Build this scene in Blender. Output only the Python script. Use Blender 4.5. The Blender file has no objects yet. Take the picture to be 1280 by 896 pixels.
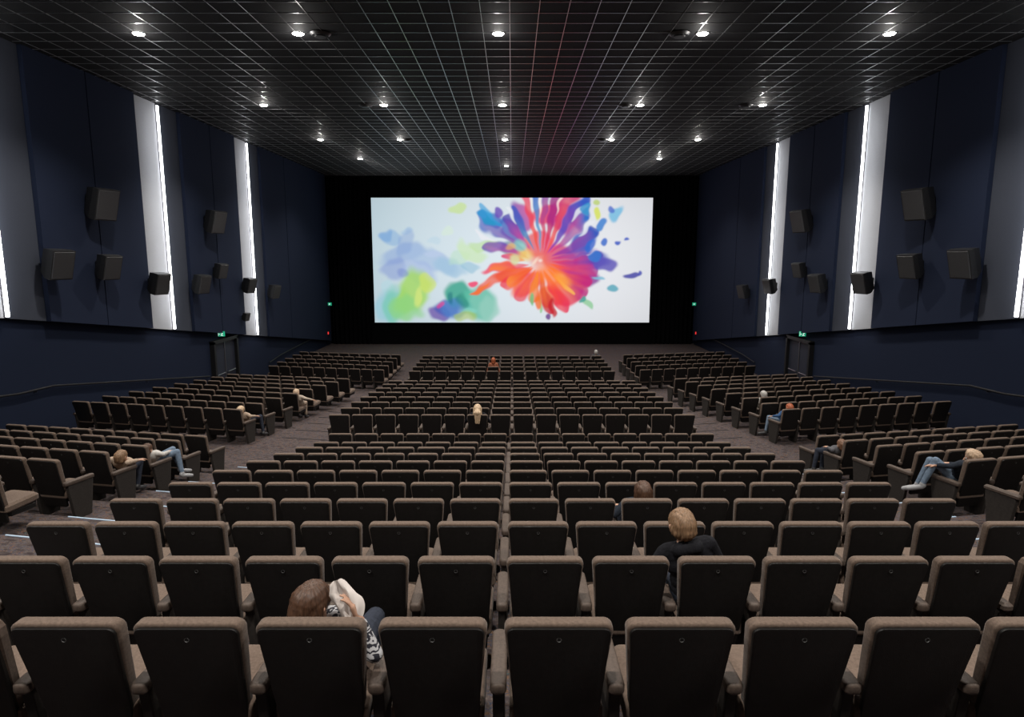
import bpy, bmesh, math, random
import numpy as np
from mathutils import Vector, Matrix, Euler
random.seed(7); rng=np.random.RandomState(5)
S=bpy.context.scene; C=S.collection
PI=math.pi
EYE=6.25; CEIL=11.70; WX=13.05; YF=47.0; YB=-3.5
TH=math.radians(8.9); CT,ST=math.cos(TH),math.sin(TH); FPX=820.0
S.view_settings.view_transform='Standard'
S.view_settings.look='None'

# ------------------------------------------------------------------ materials
def mat(name, col, rough=.6, metal=0, nscale=None, namt=.25, bump=0, bscale=None, emis=None, estr=1, spec=.5, sheen=0):
    m=bpy.data.materials.new(name); m.use_nodes=True
    nt=m.node_tree; b=nt.nodes['Principled BSDF']
    b.inputs['Base Color'].default_value=(*col,1); b.inputs['Roughness'].default_value=rough
    b.inputs['Metallic'].default_value=metal; b.inputs['Specular IOR Level'].default_value=spec
    if sheen:
        b.inputs['Sheen Weight'].default_value=sheen; b.inputs['Sheen Roughness'].default_value=.4
    if emis:
        b.inputs['Emission Color'].default_value=(*emis,1); b.inputs['Emission Strength'].default_value=estr
    if nscale:
        tc=nt.nodes.new('ShaderNodeTexCoord'); n=nt.nodes.new('ShaderNodeTexNoise'); n.inputs['Scale'].default_value=nscale
        n.inputs['Detail'].default_value=4
        nt.links.new(tc.outputs['Object'],n.inputs['Vector'])
        r=nt.nodes.new('ShaderNodeValToRGB'); r.color_ramp.elements[0].position=.3; r.color_ramp.elements[1].position=.7
        r.color_ramp.elements[0].color=(*[c*(1-namt) for c in col],1); r.color_ramp.elements[1].color=(*[min(1,c*(1+namt)) for c in col],1)
        nt.links.new(n.outputs['Fac'],r.inputs['Fac']); nt.links.new(r.outputs['Color'],b.inputs['Base Color'])
        if bump:
            n2=nt.nodes.new('ShaderNodeTexNoise'); n2.inputs['Scale'].default_value=bscale or nscale*4
            nt.links.new(tc.outputs['Object'],n2.inputs['Vector'])
            bp=nt.nodes.new('ShaderNodeBump'); bp.inputs['Strength'].default_value=bump; bp.inputs['Distance'].default_value=.01
            nt.links.new(n2.outputs['Fac'],bp.inputs['Height']); nt.links.new(bp.outputs['Normal'],b.inputs['Normal'])
    return m
M={}
M['fabric']=mat('brown_fabric',(.135,.096,.074),.85,0,60,.22,.25,300,sheen=.15,spec=.2)
M['armfab']=mat('armrest_leather',(.080,.058,.046),.6,0,60,.2,.2,200,spec=.35)
M['shell']=mat('black_plastic',(.0085,.0075,.0072),.5,0,30,.2,.1,150,spec=.3)
M['panel']=mat('seat_side_panel',(.03,.025,.022),.7,0,30,.2,spec=.3)
M['badge']=mat('badge_metal',(.07,.07,.07),.5,.3)
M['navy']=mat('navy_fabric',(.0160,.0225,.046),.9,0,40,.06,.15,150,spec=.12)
M['navylit']=mat('navy_fabric_strip_lit',(.050,.056,.074),.9,0,40,.06,.15,150,spec=.12)  # same navy, base colour lightened to carry the light strip's glow
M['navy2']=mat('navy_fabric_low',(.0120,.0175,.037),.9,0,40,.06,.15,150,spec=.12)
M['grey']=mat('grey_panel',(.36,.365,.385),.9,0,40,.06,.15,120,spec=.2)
M['ceil']=mat('ceiling_tile',(.013,.013,.014),.75,0,3,.1,spec=.12)
M['bar']=mat('ceiling_bar',(.62,.62,.63),.3,.9)
M['black']=mat('black_cloth',(.004,.004,.0045),.95,0,4,.2,.1,spec=.05)
M['blackm']=mat('black_metal',(.012,.012,.013),.45,.2)
M['spk']=mat('speaker_cabinet',(.018,.018,.019),.45,0,20,.2,spec=.5)
M['grille']=mat('speaker_grille',(.045,.045,.048),.5,0,200,.4,.4,400,spec=.5)
M['door']=mat('door_leaf',(.012,.016,.03),.6,0,8,.1)
M['steel']=mat('brushed_steel',(.28,.28,.30),.35,.9)
M['led']=mat('led_white',(1,1,1),.5,emis=(.96,.975,1.0),estr=9)
M['lamp']=mat('lamp_lens',(1,1,1),.5,emis=(1,.97,.90),estr=40)
M['step']=mat('step_led',(.4,.5,.6),.5,emis=(.45,.62,.85),estr=.15)
M['green']=mat('exit_green',(.0,.3,.15),.5,emis=(.02,.55,.30),estr=.5)
M['white']=mat('exit_white',(.8,.8,.8),.5,emis=(.8,1,.9),estr=.7)
M['red']=mat('red_lamp',(.5,.02,.02),.5,emis=(1,.05,.05),estr=.8)
M['paper']=mat('paper_white',(.74,.67,.63),.8,0,6,.04,spec=.2)
def carpet():
    m=bpy.data.materials.new('carpet'); m.use_nodes=True; nt=m.node_tree; b=nt.nodes['Principled BSDF']
    b.inputs['Roughness'].default_value=.95; b.inputs['Specular IOR Level'].default_value=.1
    tc=nt.nodes.new('ShaderNodeTexCoord')
    mp=nt.nodes.new('ShaderNodeMapping'); mp.inputs['Scale'].default_value=(3.2,7,3); mp.inputs['Rotation'].default_value=(0,0,.12)
    nt.links.new(tc.outputs['Object'],mp.inputs['Vector'])
    n=nt.nodes.new('ShaderNodeTexNoise'); n.inputs['Scale'].default_value=2.2; n.inputs['Detail'].default_value=6; n.inputs['Roughness'].default_value=.65
    nt.links.new(mp.outputs['Vector'],n.inputs['Vector'])
    r=nt.nodes.new('ShaderNodeValToRGB'); cr=r.color_ramp; cr.interpolation='CONSTANT'
    cols=[(0,(.036,.027,.028)),(.40,(.055,.043,.042)),(.47,(.10,.078,.070)),(.52,(.035,.045,.075)),(.555,(.14,.080,.045)),(.60,(.04,.028,.034)),(.64,(.05,.075,.075)),(.69,(.13,.115,.11))]
    cr.elements[0].position=0; cr.elements[0].color=(*cols[0][1],1); cr.elements[1].position=cols[1][0]; cr.elements[1].color=(*cols[1][1],1)
    for p,c in cols[2:]:
        e=cr.elements.new(p); e.color=(*c,1)
    nt.links.new(n.outputs['Fac'],r.inputs['Fac']); nt.links.new(r.outputs['Color'],b.inputs['Base Color'])
    return m
M['carpet']=carpet()

# ------------------------------------------------------------------ mesh helpers
class MB:
    def __init__(s): s.v=[]; s.f=[]; s.m=[]
    def add(s,vs,fs,mi=0):
        o=len(s.v); s.v+= [tuple(p) for p in vs]; s.f+=[tuple(i+o for i in f) for f in fs]; s.m+=[mi]*len(fs)
    def box(s,x0,x1,y0,y1,z0,z1,mi=0):
        vs=[(x,y,z) for z in (z0,z1) for y in (y0,y1) for x in (x0,x1)]
        s.add(vs,[(0,2,3,1),(4,5,7,6),(0,1,5,4),(2,6,7,3),(0,4,6,2),(1,3,7,5)],mi)
    def loft(s,rings,mi=0,cap=True):
        n=len(rings[0]); vs=[p for r in rings for p in r]; fs=[]
        for i in range(len(rings)-1):
            for j in range(n):
                a=i*n+j; b=i*n+(j+1)%n; fs.append((a,b,b+n,a+n))
        if cap:
            fs.append(tuple(range(n-1,-1,-1))); fs.append(tuple((len(rings)-1)*n+j for j in range(n)))
        s.add(vs,fs,mi)
    def tube(s,pts,r,seg=8,mi=0):
        pts=[Vector(p) for p in pts]; rings=[]
        for i,p in enumerate(pts):
            d=(pts[min(i+1,len(pts)-1)]-pts[max(i-1,0)]).normalized()
            a=d.orthogonal().normalized() if abs(d.z)>.9 else d.cross(Vector((0,0,1))).normalized()
            b=d.cross(a)
            rings.append([tuple(p+a*r*math.cos(t)+b*r*math.sin(t)) for t in [2*PI*k/seg for k in range(seg)]])
        s.loft(rings,mi)
    def cyl(s,c,r,z0,z1,seg=20,mi=0,r2=None):
        r2=r if r2 is None else r2
        s.loft([[(c[0]+r*math.cos(2*PI*k/seg),c[1]+r*math.sin(2*PI*k/seg),z0) for k in range(seg)],[(c[0]+r2*math.cos(2*PI*k/seg),c[1]+r2*math.sin(2*PI*k/seg),z1) for k in range(seg)]],mi)
    def mesh(s,name,mats,smooth=True):
        me=bpy.data.meshes.new(name); me.from_pydata(s.v,[],s.f)
        for m in mats: me.materials.append(m)
        me.polygons.foreach_set('material_index',s.m)
        bm=bmesh.new(); bm.from_mesh(me); bmesh.ops.recalc_face_normals(bm,faces=bm.faces); bm.to_mesh(me); bm.free()
        if smooth:
            me.polygons.foreach_set('use_smooth',[True]*len(me.polygons)); me.set_sharp_from_angle(angle=math.radians(38))
        me.update(); return me
    def build(s,name,mats,parent=None,smooth=True):
        if not isinstance(mats,(list,tuple)): mats=[mats]
        o=bpy.data.objects.new(name,s.mesh(name,mats,smooth)); C.objects.link(o)
        if parent: o.parent=parent
        return o
def tag(o,label,cat,group=None,kind=None):
    if label: o['label']=label
    if cat: o['category']=cat
    if group: o['group']=group
    if kind: o['kind']=kind
    return o
def thing(name,label,cat,loc=(0,0,0),rz=0,group=None):
    o=bpy.data.objects.new(name,None); C.objects.link(o); o.location=loc; o.rotation_euler=(0,0,rz); o.empty_display_size=.1
    return tag(o,label,cat,group)
def copy_tree(o,parent=None):
    c=o.copy(); C.objects.link(c); c.parent=parent
    for ch in list(o.children): copy_tree(ch,c)
    return c
trim_n=[0]
def struct(name,mb,m,smooth=False,parent=None):
    o=mb.build(name,m,parent,smooth)
    if not parent: o['kind']='structure'
    return o
def trim(mb,m,smooth=False):
    trim_n[0]+=1; return struct('trim_%d'%trim_n[0],mb,m,smooth)

def rtrap(w0,w1,h0,h1,r0,r1,n):
    pts=[]
    for cx,cy,r,a0 in ((w1/2-r1,h1-r1,r1,0),(-w1/2+r1,h1-r1,r1,90),(-w0/2+r0,h0+r0,r0,180),(w0/2-r0,h0+r0,r0,270)):
        for k in range(n+1):
            a=math.radians(a0+90*k/n); pts.append((cx+r*math.cos(a),cy+r*math.sin(a)))
    return pts
def pad(mb,outl,d0,d1,b,nb,mp,mi=0):
    us=[p[0] for p in outl]; ws=[p[1] for p in outl]
    cu=(min(us)+max(us))/2; cw=(min(ws)+max(ws))/2; hu=(max(us)-min(us))/2; hw=(max(ws)-min(ws))/2
    prof=[]
    for k in range(nb+1):
        t=PI/2*k/nb; prof.append((b*(1-math.sin(t)),d0+b*(1-math.cos(t))))
    for k in range(nb,-1,-1):
        t=PI/2*k/nb; prof.append((b*(1-math.sin(t)),d1-b*(1-math.cos(t))))
    rings=[[mp(cu+(u-cu)*(hu-i)/hu,cw+(w-cw)*(hw-i)/hw,d) for u,w in outl] for i,d in prof]
    mb.loft(rings,mi)

# ------------------------------------------------------------------ camera
cam=bpy.data.cameras.new('camera'); cam.sensor_width=36; cam.lens=FPX/1280*36; cam.clip_end=200
co=bpy.data.objects.new('camera',cam); C.objects.link(co); co.location=(0,0,EYE); co.rotation_euler=(PI/2-TH,0,0); S.camera=co
def proj(x,y,z):
    dz=z-EYE; d=y*CT-dz*ST; v=y*ST+dz*CT
    return 640+FPX*x/d, 448-FPX*v/d, d

# ------------------------------------------------------------------ floor terraces
BEND=4.4; TA=.2; ANG=math.atan(TA)
def yof(s,x): return s+max(0,abs(x)-BEND)*TA
RP=1.165
def rz_(k):
    if k==0: return EYE-2.770
    if k<=9: return EYE-2.845-.2335*k
    return EYE-5.08
Rrow=[(2.95 if k==0 else 3.1+RP*k, rz_(k)) for k in range(11)]
Mrow=[(16.6+1.17*k, EYE-5.08-.095*k) for k in range(8)]
Frow=[(29.8+1.17*k, 0.0) for k in range(5)]
terr=[]
for k in range(-5,0): terr.append((3.1+RP*k-.3, EYE-2.785-.235*k))
for s,z in Rrow: terr.append((s-.2,z))
for s,z in Mrow[1:]: terr.append((s-.2,z))
terr.append((26.4,.26)); terr.append((27.8,0.0))
mb=MB(); xs=[-13.1,-BEND,BEND,13.1]
for i,(s,z) in enumerate(terr):
    s1=terr[i+1][0] if i+1<len(terr) else 60
    for j in range(3):
        xa,xb=xs[j],xs[j+1]
        ya0,yb0=yof(s,xa),yof(s,xb); ya1,yb1=yof(s1,xa),yof(s1,xb)
        if i==0: ya0=yb0=YB
        if i==len(terr)-1: ya1=yb1=YF
        mb.add([(xa,ya0,z),(xb,yb0,z),(xb,yb1,z),(xa,ya1,z)],[(0,1,2,3)])
        if i+1<len(terr):
            z1=terr[i+1][1]; mb.add([(xa,ya1,z),(xb,yb1,z),(xb,yb1,z1),(xa,ya1,z1)],[(0,1,2,3)])
me=bpy.data.meshes.new('floor'); me.from_pydata(mb.v,[],mb.f); me.materials.append(M['carpet'])
fo=bpy.data.objects.new('floor',me); C.objects.link(fo); fo['kind']='structure'
for i in range(6,len(terr)-3):
    s,zz=terr[i]; z=terr[i-1][1]
    for sx,e0,e1 in ((-1,4.5,6.5),(1,4.95,6.5)):
        mb=MB(); a,b=sx*e0,sx*e1; ya,yb=yof(s,a),yof(s,b)
        t=.01; w=.022
        vs=[(a,ya-w,z),(b,yb-w,z),(b,yb,z),(a,ya,z)]; vs+=[(p[0],p[1],p[2]+t) for p in vs]
        mb.add(vs,[(0,1,2,3),(4,5,6,7),(0,1,5,4),(1,2,6,5),(2,3,7,6),(3,0,4,7)])
        trim(mb,M['step'] if i<16 else M['blackm'])

# ------------------------------------------------------------------ walls, ceiling
mb=MB(); mb.box(-WX-.2,-WX,YB,YF,-.1,CEIL); struct('wall_left',mb,M['navy2'])
mb=MB(); mb.box(WX,WX+.2,YB,YF,-.1,CEIL); struct('wall_right',mb,M['navy2'])
mb=MB(); mb.box(-WX-.2,WX+.2,YF,YF+.2,-.1,CEIL); struct('wall_front',mb,M['black'])
mb=MB(); mb.box(-WX-.2,WX+.2,YB-.2,YB,-.1,CEIL); struct('wall_back',mb,M['navy2'])
mb=MB(); mb.box(-WX-.2,WX+.2,YB-.2,YF+.2,CEIL,CEIL+.2); struct('ceiling',mb,M['ceil'])
mb=MB()
bw=.0065; GP=.66
k=-20
while k*GP<13:
    x=k*GP-.05
    if abs(x)<12.8: mb.box(x-bw,x+bw,YB,46.3,CEIL-.010,CEIL+.01)
    k+=1
y=YB+.3
while y<46.3:
    mb.box(-12.85,12.85,y-bw,y+bw,CEIL-.0095,CEIL+.01); y+=GP
trim(mb,M['bar'])
def zb(y): return 4.67-.148*(y-16.7)
LED=[.5,8.6,16.7,24.9,33.0]
def wpanel(sx,y0,y1,xin,m,xo=WX):
    mb=MB(); a,b=sx*xin,sx*xo
    vs=[(a,y0,zb(y0)),(a,y1,zb(y1)),(a,y1,CEIL-.002),(a,y0,CEIL-.002)]; vs+=[(b,p[1],p[2]) for p in vs]
    mb.add(vs,[(0,1,2,3),(7,6,5,4),(0,1,5,4),(1,2,6,5),(2,3,7,6),(3,0,4,7)])
    return trim(mb,m)
LEDN={0:'beside the rearmost rows',1:'just outside the frame edge',2:'nearest, at the photo edge',3:'the middle one',4:'closest to the cinema screen'}
for sx in (-1,1):
    side='left' if sx<0 else 'right'
    for i,L in enumerate(LED):
        y0=L-1.6
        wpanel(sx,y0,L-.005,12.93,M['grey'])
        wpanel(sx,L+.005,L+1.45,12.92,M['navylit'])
        nxt=LED[i+1]-1.6 if i+1<len(LED) else 41.5
        mid=(L+1.45+nxt)/2+ (1.2 if i<2 else 0)
        wpanel(sx,L+1.47,mid-.015,12.80,M['navy']); wpanel(sx,mid+.015,nxt-.02,12.79,M['navy'])
        z0=zb(L)+.04
        lab='tall white vertical light strip on the %s wall, %s'%(side,LEDN[i])
        t=thing('wall_light',lab,'wall light',(sx*12.93,L,z0),0,'vertical wall light strips')
        h=CEIL-z0
        xa,xb=sorted((0,-sx*.04)); m1=MB(); m1.box(xa,xb,-.045,.045,-.02,h-.03); m1.build('housing',M['steel'],t,False)
        xa,xb=sorted((-sx*.035,-sx*.095)); m1=MB(); m1.box(xa,xb,-.038,.038,0,h-.08); m1.build('diffuser',M['led'],t,False)
        la=bpy.data.lights.new('strip_wash_fill','AREA'); la.shape='RECTANGLE'; la.size=.3; la.size_y=h-.6; la.energy=4.6*h; la.color=(.95,.97,1)  # added lamp facing the wall, brightens the panels beside the strip
        lo=bpy.data.objects.new('strip_wash_fill',la); C.objects.link(lo); lo.location=(sx*12.08,L-.35,z0+h/2)
        lo.rotation_euler=Vector((sx*1.0,-.05,0)).to_track_quat('-Z','Y').to_euler()
    wpanel(sx,41.5,46.2,12.80,M['navy'])

# front: curtains, masking, screen
def curtain(x0,x1,z0,z1,y,label,name='stage_curtain'):
    mb=MB(); n=int(abs(x1-x0)/.05); vs=[];
    for i in range(n+1):
        x=x0+(x1-x0)*i/n; yy=y+.08*math.sin(i*.05/.32*2*PI)+.02*math.sin(i*.9)
        vs+=[(x,yy,z0),(x,yy,z1)]
    mb.add(vs,[(2*i,2*i+2,2*i+3,2*i+1) for i in range(n)])
    o=mb.build(name,M['black']); tag(o,label,'curtain')
curtain(-12.75,-9.95,.02,CEIL-.03,46.55,'black pleated stage curtain hanging left of the screen')
curtain(9.95,12.75,.02,CEIL-.03,46.55,'black pleated stage curtain hanging right of the screen')
mb=MB(); mb.box(-9.98,9.98,46.55,46.7,.0,1.45); trim(mb,M['black'])
mb=MB(); mb.box(-9.98,9.98,46.55,46.7,10.3,CEIL-.01); trim(mb,M['black'])
SW=19.5; SZ0=1.56; SZ1=10.21; SY=46.5
def srgb(c): 
    c=np.array(c)/255.; return np.where(c<=.04045,c/12.92,((c+.055)/1.055)**2.4)
NXs,NZs=616,273
PX,PY=np.meshgrid(np.linspace(463,815,NXs),np.linspace(403,247,NZs))
def nz(x,y,sc,seed):
    r=np.random.RandomState(seed); o=np.zeros_like(x)
    for k in range(7):
        a=r.rand()*2*PI; f=sc*(.7+.9*r.rand()); o+=np.sin((x*math.cos(a)+y*math.sin(a))*f+r.rand()*6.28)
    return o/3
RC=np.hypot(PX-675,(PY-328)); rimw=np.clip(RC/60,.25,1.2)
DX=PX+rimw*(3.4*nz(PX,PY,.075,1)+1.5*nz(PX,PY,.24,2)); DY=PY+rimw*(3.4*nz(PX,PY,.075,3)+1.5*nz(PX,PY,.24,4))
img=np.zeros((NZs,NXs,3))
bgl=np.clip((PX-463)/300,0,1)[...,None]
bg0=srgb((205,226,236)); bg1=srgb((236,238,243))
img[:]=bg0*(1-bgl)+bg1*bgl
vig=(1-.16*(((PX-650)/190)**2+((PY-325)/110)**2))[...,None]
img*=np.clip(vig,.65,1.05)
def comp(mask,col,alpha):
    global img
    a=(np.clip(mask,0,1)*alpha)[...,None]; img=img*(1-a)+col*a
def ss(e0,e1,x):
    t=np.clip((x-e0)/(e1-e0),0,1); return t*t*(3-2*t)
def blob(cx,cy,rx,ry,col,alpha=.85,rot=0,soft=.25,col2=None):
    a=math.radians(rot); u=(DX-cx)*math.cos(a)+(DY-cy)*math.sin(a); w=-(DX-cx)*math.sin(a)+(DY-cy)*math.cos(a)
    r=np.sqrt((u/rx)**2+(w/ry)**2); m=1-ss(1-soft,1+.05,r)
    c=srgb(col)
    if col2 is not None:
        t=np.clip(.5+u/(2*rx),0,1)[...,None]; c=c*(1-t)+srgb(col2)*t
    comp(m,c,alpha)
ANGN=np.arctan2(-(PY-328),PX-675)
STR=.3*np.sin(ANGN*19+1.3)+.2*np.sin(ANGN*41+.4)+.55*nz(PX,PY,.13,8)
def petal(ang,l0,l1,w,col,alpha=.9,tip=.8,col2=None,cx=675,cy=328):
    a=math.radians(ang); dx,dy=math.cos(a),-math.sin(a)
    u=(DX-cx)*dx+(DY-cy)*dy; v=-(DX-cx)*dy+(DY-cy)*dx
    t=(u-l0)/(l1-l0); tt=np.clip(t,0,1)
    wid=w*np.power(np.clip(tt/tip,0,1),.9)*np.where(tt>tip,np.sqrt(np.clip(1-((tt-tip)/(1-tip))**2,0,1)),1)+.001
    m=(1-ss(.65,1.15,np.abs(v)/wid))*((t>0)&(t<1))
    c=srgb(col)
    if col2 is not None:
        q=np.clip(tt+.28*STR,0,1)[...,None]; c=c*(1-q)+srgb(col2)*q
    comp(m,c,alpha*(.93+.07*STR))
for a in [(488,293,17,11,(150,185,220),.75),(482,288,10,9,(110,160,215),.55),(510,288,10,5,(170,200,225),.6),(500,318,36,17,(150,176,218),.7),(538,325,40,15,(165,190,224),.7),
          (487,337,18,18,(135,155,212),.6),(520,342,27,16,(165,185,226),.65),(478,360,10,9,(180,215,225),.6),(562,332,24,13,(155,195,222),.6),(575,318,20,9,(190,225,200),.6),
          (505,305,12,24,(130,160,214),.45),(590,310,24,11,(205,232,185),.75),(570,265,11,7,(200,225,150),.8),(555,290,10,6,(215,235,215),.6),(605,300,18,8,(190,225,150),.65),
          (540,300,8,6,(190,215,230),.6),(588,328,14,8,(140,190,215),.6),(478,383,19,22,(150,200,215),.75),(492,379,22,24,(120,200,180),.8),(513,364,23,29,(165,215,90),.85),(505,382,24,16,(140,210,130),.75),(530,354,12,12,(205,225,110),.75),
          (545,392,16,13,(110,80,170),.85),(556,385,18,14,(70,90,180),.8),(570,366,19,20,(40,165,140),.88),(566,386,22,17,(80,130,200),.75),(594,378,25,26,(95,190,165),.85),
          (606,386,16,15,(150,205,190),.75),(577,396,16,8,(170,195,60),.6),(548,380,5,5,(230,60,140),.6)]:
    blob(*a,rot=(a[0]*7)%60-30,soft=.35)
for cx,cy,rx,ry,c in [(575,375,8,13,(20,120,110)),(498,345,10,6,(120,140,205)),(520,370,6,14,(225,235,130)),(540,318,14,5,(190,205,235)),(583,388,10,5,(140,215,200)),(562,370,5,10,(15,100,120))]: blob(cx,cy,rx,ry,c,.55,soft=.5)
for x,y,rx,ry,c,c2,ro in [(640,288,22,12,(40,120,200),(120,70,170),40),(612,273,18,9,(50,150,210),(60,100,190),25),(652,270,14,20,(80,90,185),(220,70,150),-20),(684,268,14,24,(235,80,70),(230,60,120),90),(702,272,20,22,(220,60,120),(110,70,180),-20),(722,268,12,20,(90,60,175),(50,110,200),15),
    (728,298,20,13,(60,80,185),(40,120,205),-30),(740,322,26,15,(130,60,170),(60,90,190),5),(728,345,24,17,(215,45,110),(120,50,160),20),(708,362,22,18,(250,110,50),(225,45,100),35),(688,370,15,18,(250,130,50),(225,50,60),80),
    (660,354,26,13,(250,100,50),(235,50,80),-30),(640,344,28,9,(245,80,60),(235,50,110),-18),(624,336,22,8,(235,60,110),(250,120,70),0),(640,312,20,11,(90,160,190),(230,150,90),20),(700,322,26,20,(240,70,80),(170,50,150),0),(672,304,20,18,(235,110,90),(220,70,140),0)]:
    blob(x,y,rx,ry,c,.88,ro,.25,c2)
B=[(188,14,66,7,(230,40,90),.85,.6,(250,130,60)),(203,10,98,8,(245,110,60),.9,.4,(235,80,60)),(214,10,60,8,(255,120,40),.9,.6,(235,60,80)),(172,20,52,6,(250,140,60),.9,.6,(220,40,110)),
   (158,16,74,7,(230,60,120),.9,.8,(90,70,180)),(143,24,100,8,(150,60,160),.9,.82,(30,120,205)),(128,20,74,8,(210,70,150),.9,.8,(80,70,175)),
   (138,66,104,6,(40,150,210),.85,.6,(60,170,222)),(117,18,76,6,(60,150,190),.9,.8,(70,90,190)),
   (103,12,92,6,(240,90,60),.95,.97,(230,60,110)),(94,12,92,5,(90,170,200),.95,.97,(60,110,200)),(85,14,92,6,(235,70,60),.95,.97,(90,70,180)),
   (75,12,94,8,(235,60,70),.95,.95,(150,45,140)),(65,12,98,8,(250,100,70),.95,.9,(200,40,120)),(56,14,100,7,(150,60,170),.95,.85,(50,90,195)),
   (46,16,80,8,(230,50,110),.9,.85,(40,110,200)),(31,16,82,9,(170,50,150),.9,.8,(50,80,185)),(20,14,70,7,(220,50,110),.85,.8,(80,90,190)),
   (6,14,84,10,(235,60,90),.9,.8,(90,60,175)),(-8,12,76,12,(250,80,60),.95,.8,(150,50,160)),(-24,12,70,12,(250,110,50),.95,.8,(200,40,120)),
   (-38,12,74,10,(255,140,40),.95,.75,(190,45,130)),(-60,10,68,10,(250,70,60),.95,.78,(230,50,90)),
   (-80,10,66,8,(250,120,40),.95,.75,(200,30,60)),(-100,10,50,9,(255,170,60),.9,.8,(240,90,40)),(-122,10,54,9,(250,110,50),.9,.8,(225,50,100)),(-145,10,50,8,(240,70,60),.9,.8,(250,140,60))]
for ang,l0,l1,w,c,al,tip,c2 in B: petal(ang,l0,l1,w,c,al,tip,c2)
for ang,l0,l1,w,c in [(70,60,95,1.8,(255,225,220)),(90,55,95,1.8,(250,240,235)),(98,66,95,2.4,(240,240,235)),(122,56,80,2.6,(232,236,242)),(51,62,90,3,(235,235,242)),(38,58,84,3.4,(232,235,242)),(13,62,80,2,(240,228,238)),(-40,20,56,3,(255,190,90)),(-71,50,64,2.6,(240,236,238)),(151,62,94,2.6,(236,236,242)),(-90,44,64,2,(140,200,130))]:
    petal(ang,l0,l1,w,c,.85,.6)
blob(686,342,30,19,(255,130,50),.85,20,.8); blob(672,322,18,14,(240,120,90),.7,0,.8); blob(655,318,14,11,(240,205,110),.8,0,.7); blob(648,306,11,9,(130,200,195),.8,0,.5); blob(668,326,9,3,(250,225,205),.8,-50,.8); blob(675,325,4,3,(250,235,225),.8,0,.9)
blob(704,346,15,9,(255,175,70),.6,30,.8); blob(640,325,9,8,(215,228,170),.75,0,.5); blob(636,308,8,5,(235,180,90),.6,0,.5)
for x,y,rx,ry,c,ro in [(757,330,14,12,(95,85,185),0),(748,318,11,7,(60,120,205),20),(740,303,9,7,(55,105,205),-20),(751,282,10,6,(50,130,210),-40),(771,266,14,8,(120,190,225),-50),(765,262,5,5,(90,120,205),0),
    (745,268,6,9,(215,225,90),0),(742,255,6,4,(190,210,120),0),(730,262,5,8,(60,150,205),0),(776,299,4,3.5,(45,85,195),0),(786,298,4,2.5,(45,85,195),0),(758,300,5,3.5,(50,110,205),0),(783,348,11,4.5,(60,60,165),8),
    (793,346,4,5,(70,80,180),0),(766,362,7,3,(90,170,190),10),(748,350,9,2.5,(130,190,215),20),(735,383,10,4,(150,205,160),30),(728,377,5,4,(70,160,150),0),(606,272,13,6,(45,150,200),30),
    (600,268,7,5,(60,150,210),0),(622,266,9,5,(110,80,185),60),(590,352,8,4,(240,60,110),0),(598,361,16,3,(245,120,60),-20),(690,384,5,13,(200,40,50),0),(672,378,4,10,(240,120,50),0),(683,396,3,4,(110,60,140),0),(665,372,3,8,(120,190,130),0)]:
    blob(x,y,rx,ry,c,.9,ro,.3)
img=np.clip(img,0,1.1)
for _ in range(3):
    P_=np.pad(img,((1,1),(1,1),(0,0)),'edge')
    img=(P_[:-2,1:-1]+P_[2:,1:-1]+P_[1:-1,:-2]+P_[1:-1,2:]+P_[1:-1,1:-1])/5
vs=np.zeros((NZs,NXs,3)); X=np.linspace(-SW/2,SW/2,NXs); Z=np.linspace(SZ0,SZ1,NZs)
vs[...,0]=X[None,:]; vs[...,1]=SY; vs[...,2]=Z[:,None]
ii=np.arange(NZs*NXs).reshape(NZs,NXs)
fs=np.stack([ii[:-1,:-1],ii[:-1,1:],ii[1:,1:],ii[1:,:-1]],-1).reshape(-1,4)
me=bpy.data.meshes.new('picture'); me.from_pydata(vs.reshape(-1,3).tolist(),[],fs.tolist())
ca=me.color_attributes.new('paint','FLOAT_COLOR','POINT'); ca.data.foreach_set('color',np.concatenate([img.reshape(-1,3),np.ones((NZs*NXs,1))],1).astype(np.float32).ravel())
sm=bpy.data.materials.new('projected_picture'); sm.use_nodes=True; nt=sm.node_tree; nt.nodes.clear()
at=nt.nodes.new('ShaderNodeAttribute'); at.attribute_name='paint'; em=nt.nodes.new('ShaderNodeEmission'); em.inputs['Strength'].default_value=1.0; ou=nt.nodes.new('ShaderNodeOutputMaterial')
nt.links.new(at.outputs['Color'],em.inputs['Color']); nt.links.new(em.outputs['Emission'],ou.inputs['Surface']); me.materials.append(sm)
scr=thing('cinema_screen','large glowing cinema screen showing a colourful burst of paint','screen',(0,0,0))
po=bpy.data.objects.new('picture',me); C.objects.link(po); po.parent=scr
mb=MB(); e=.09
for a in ((-SW/2-e,SW/2+e,SZ1,SZ1+e),(-SW/2-e,SW/2+e,SZ0-e,SZ0),(-SW/2-e,-SW/2,SZ0,SZ1),(SW/2,SW/2+e,SZ0,SZ1)): mb.box(a[0],a[1],SY-.04,SY+.06,a[2],a[3])
mb.build('frame',M['black'],scr,False)

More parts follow.
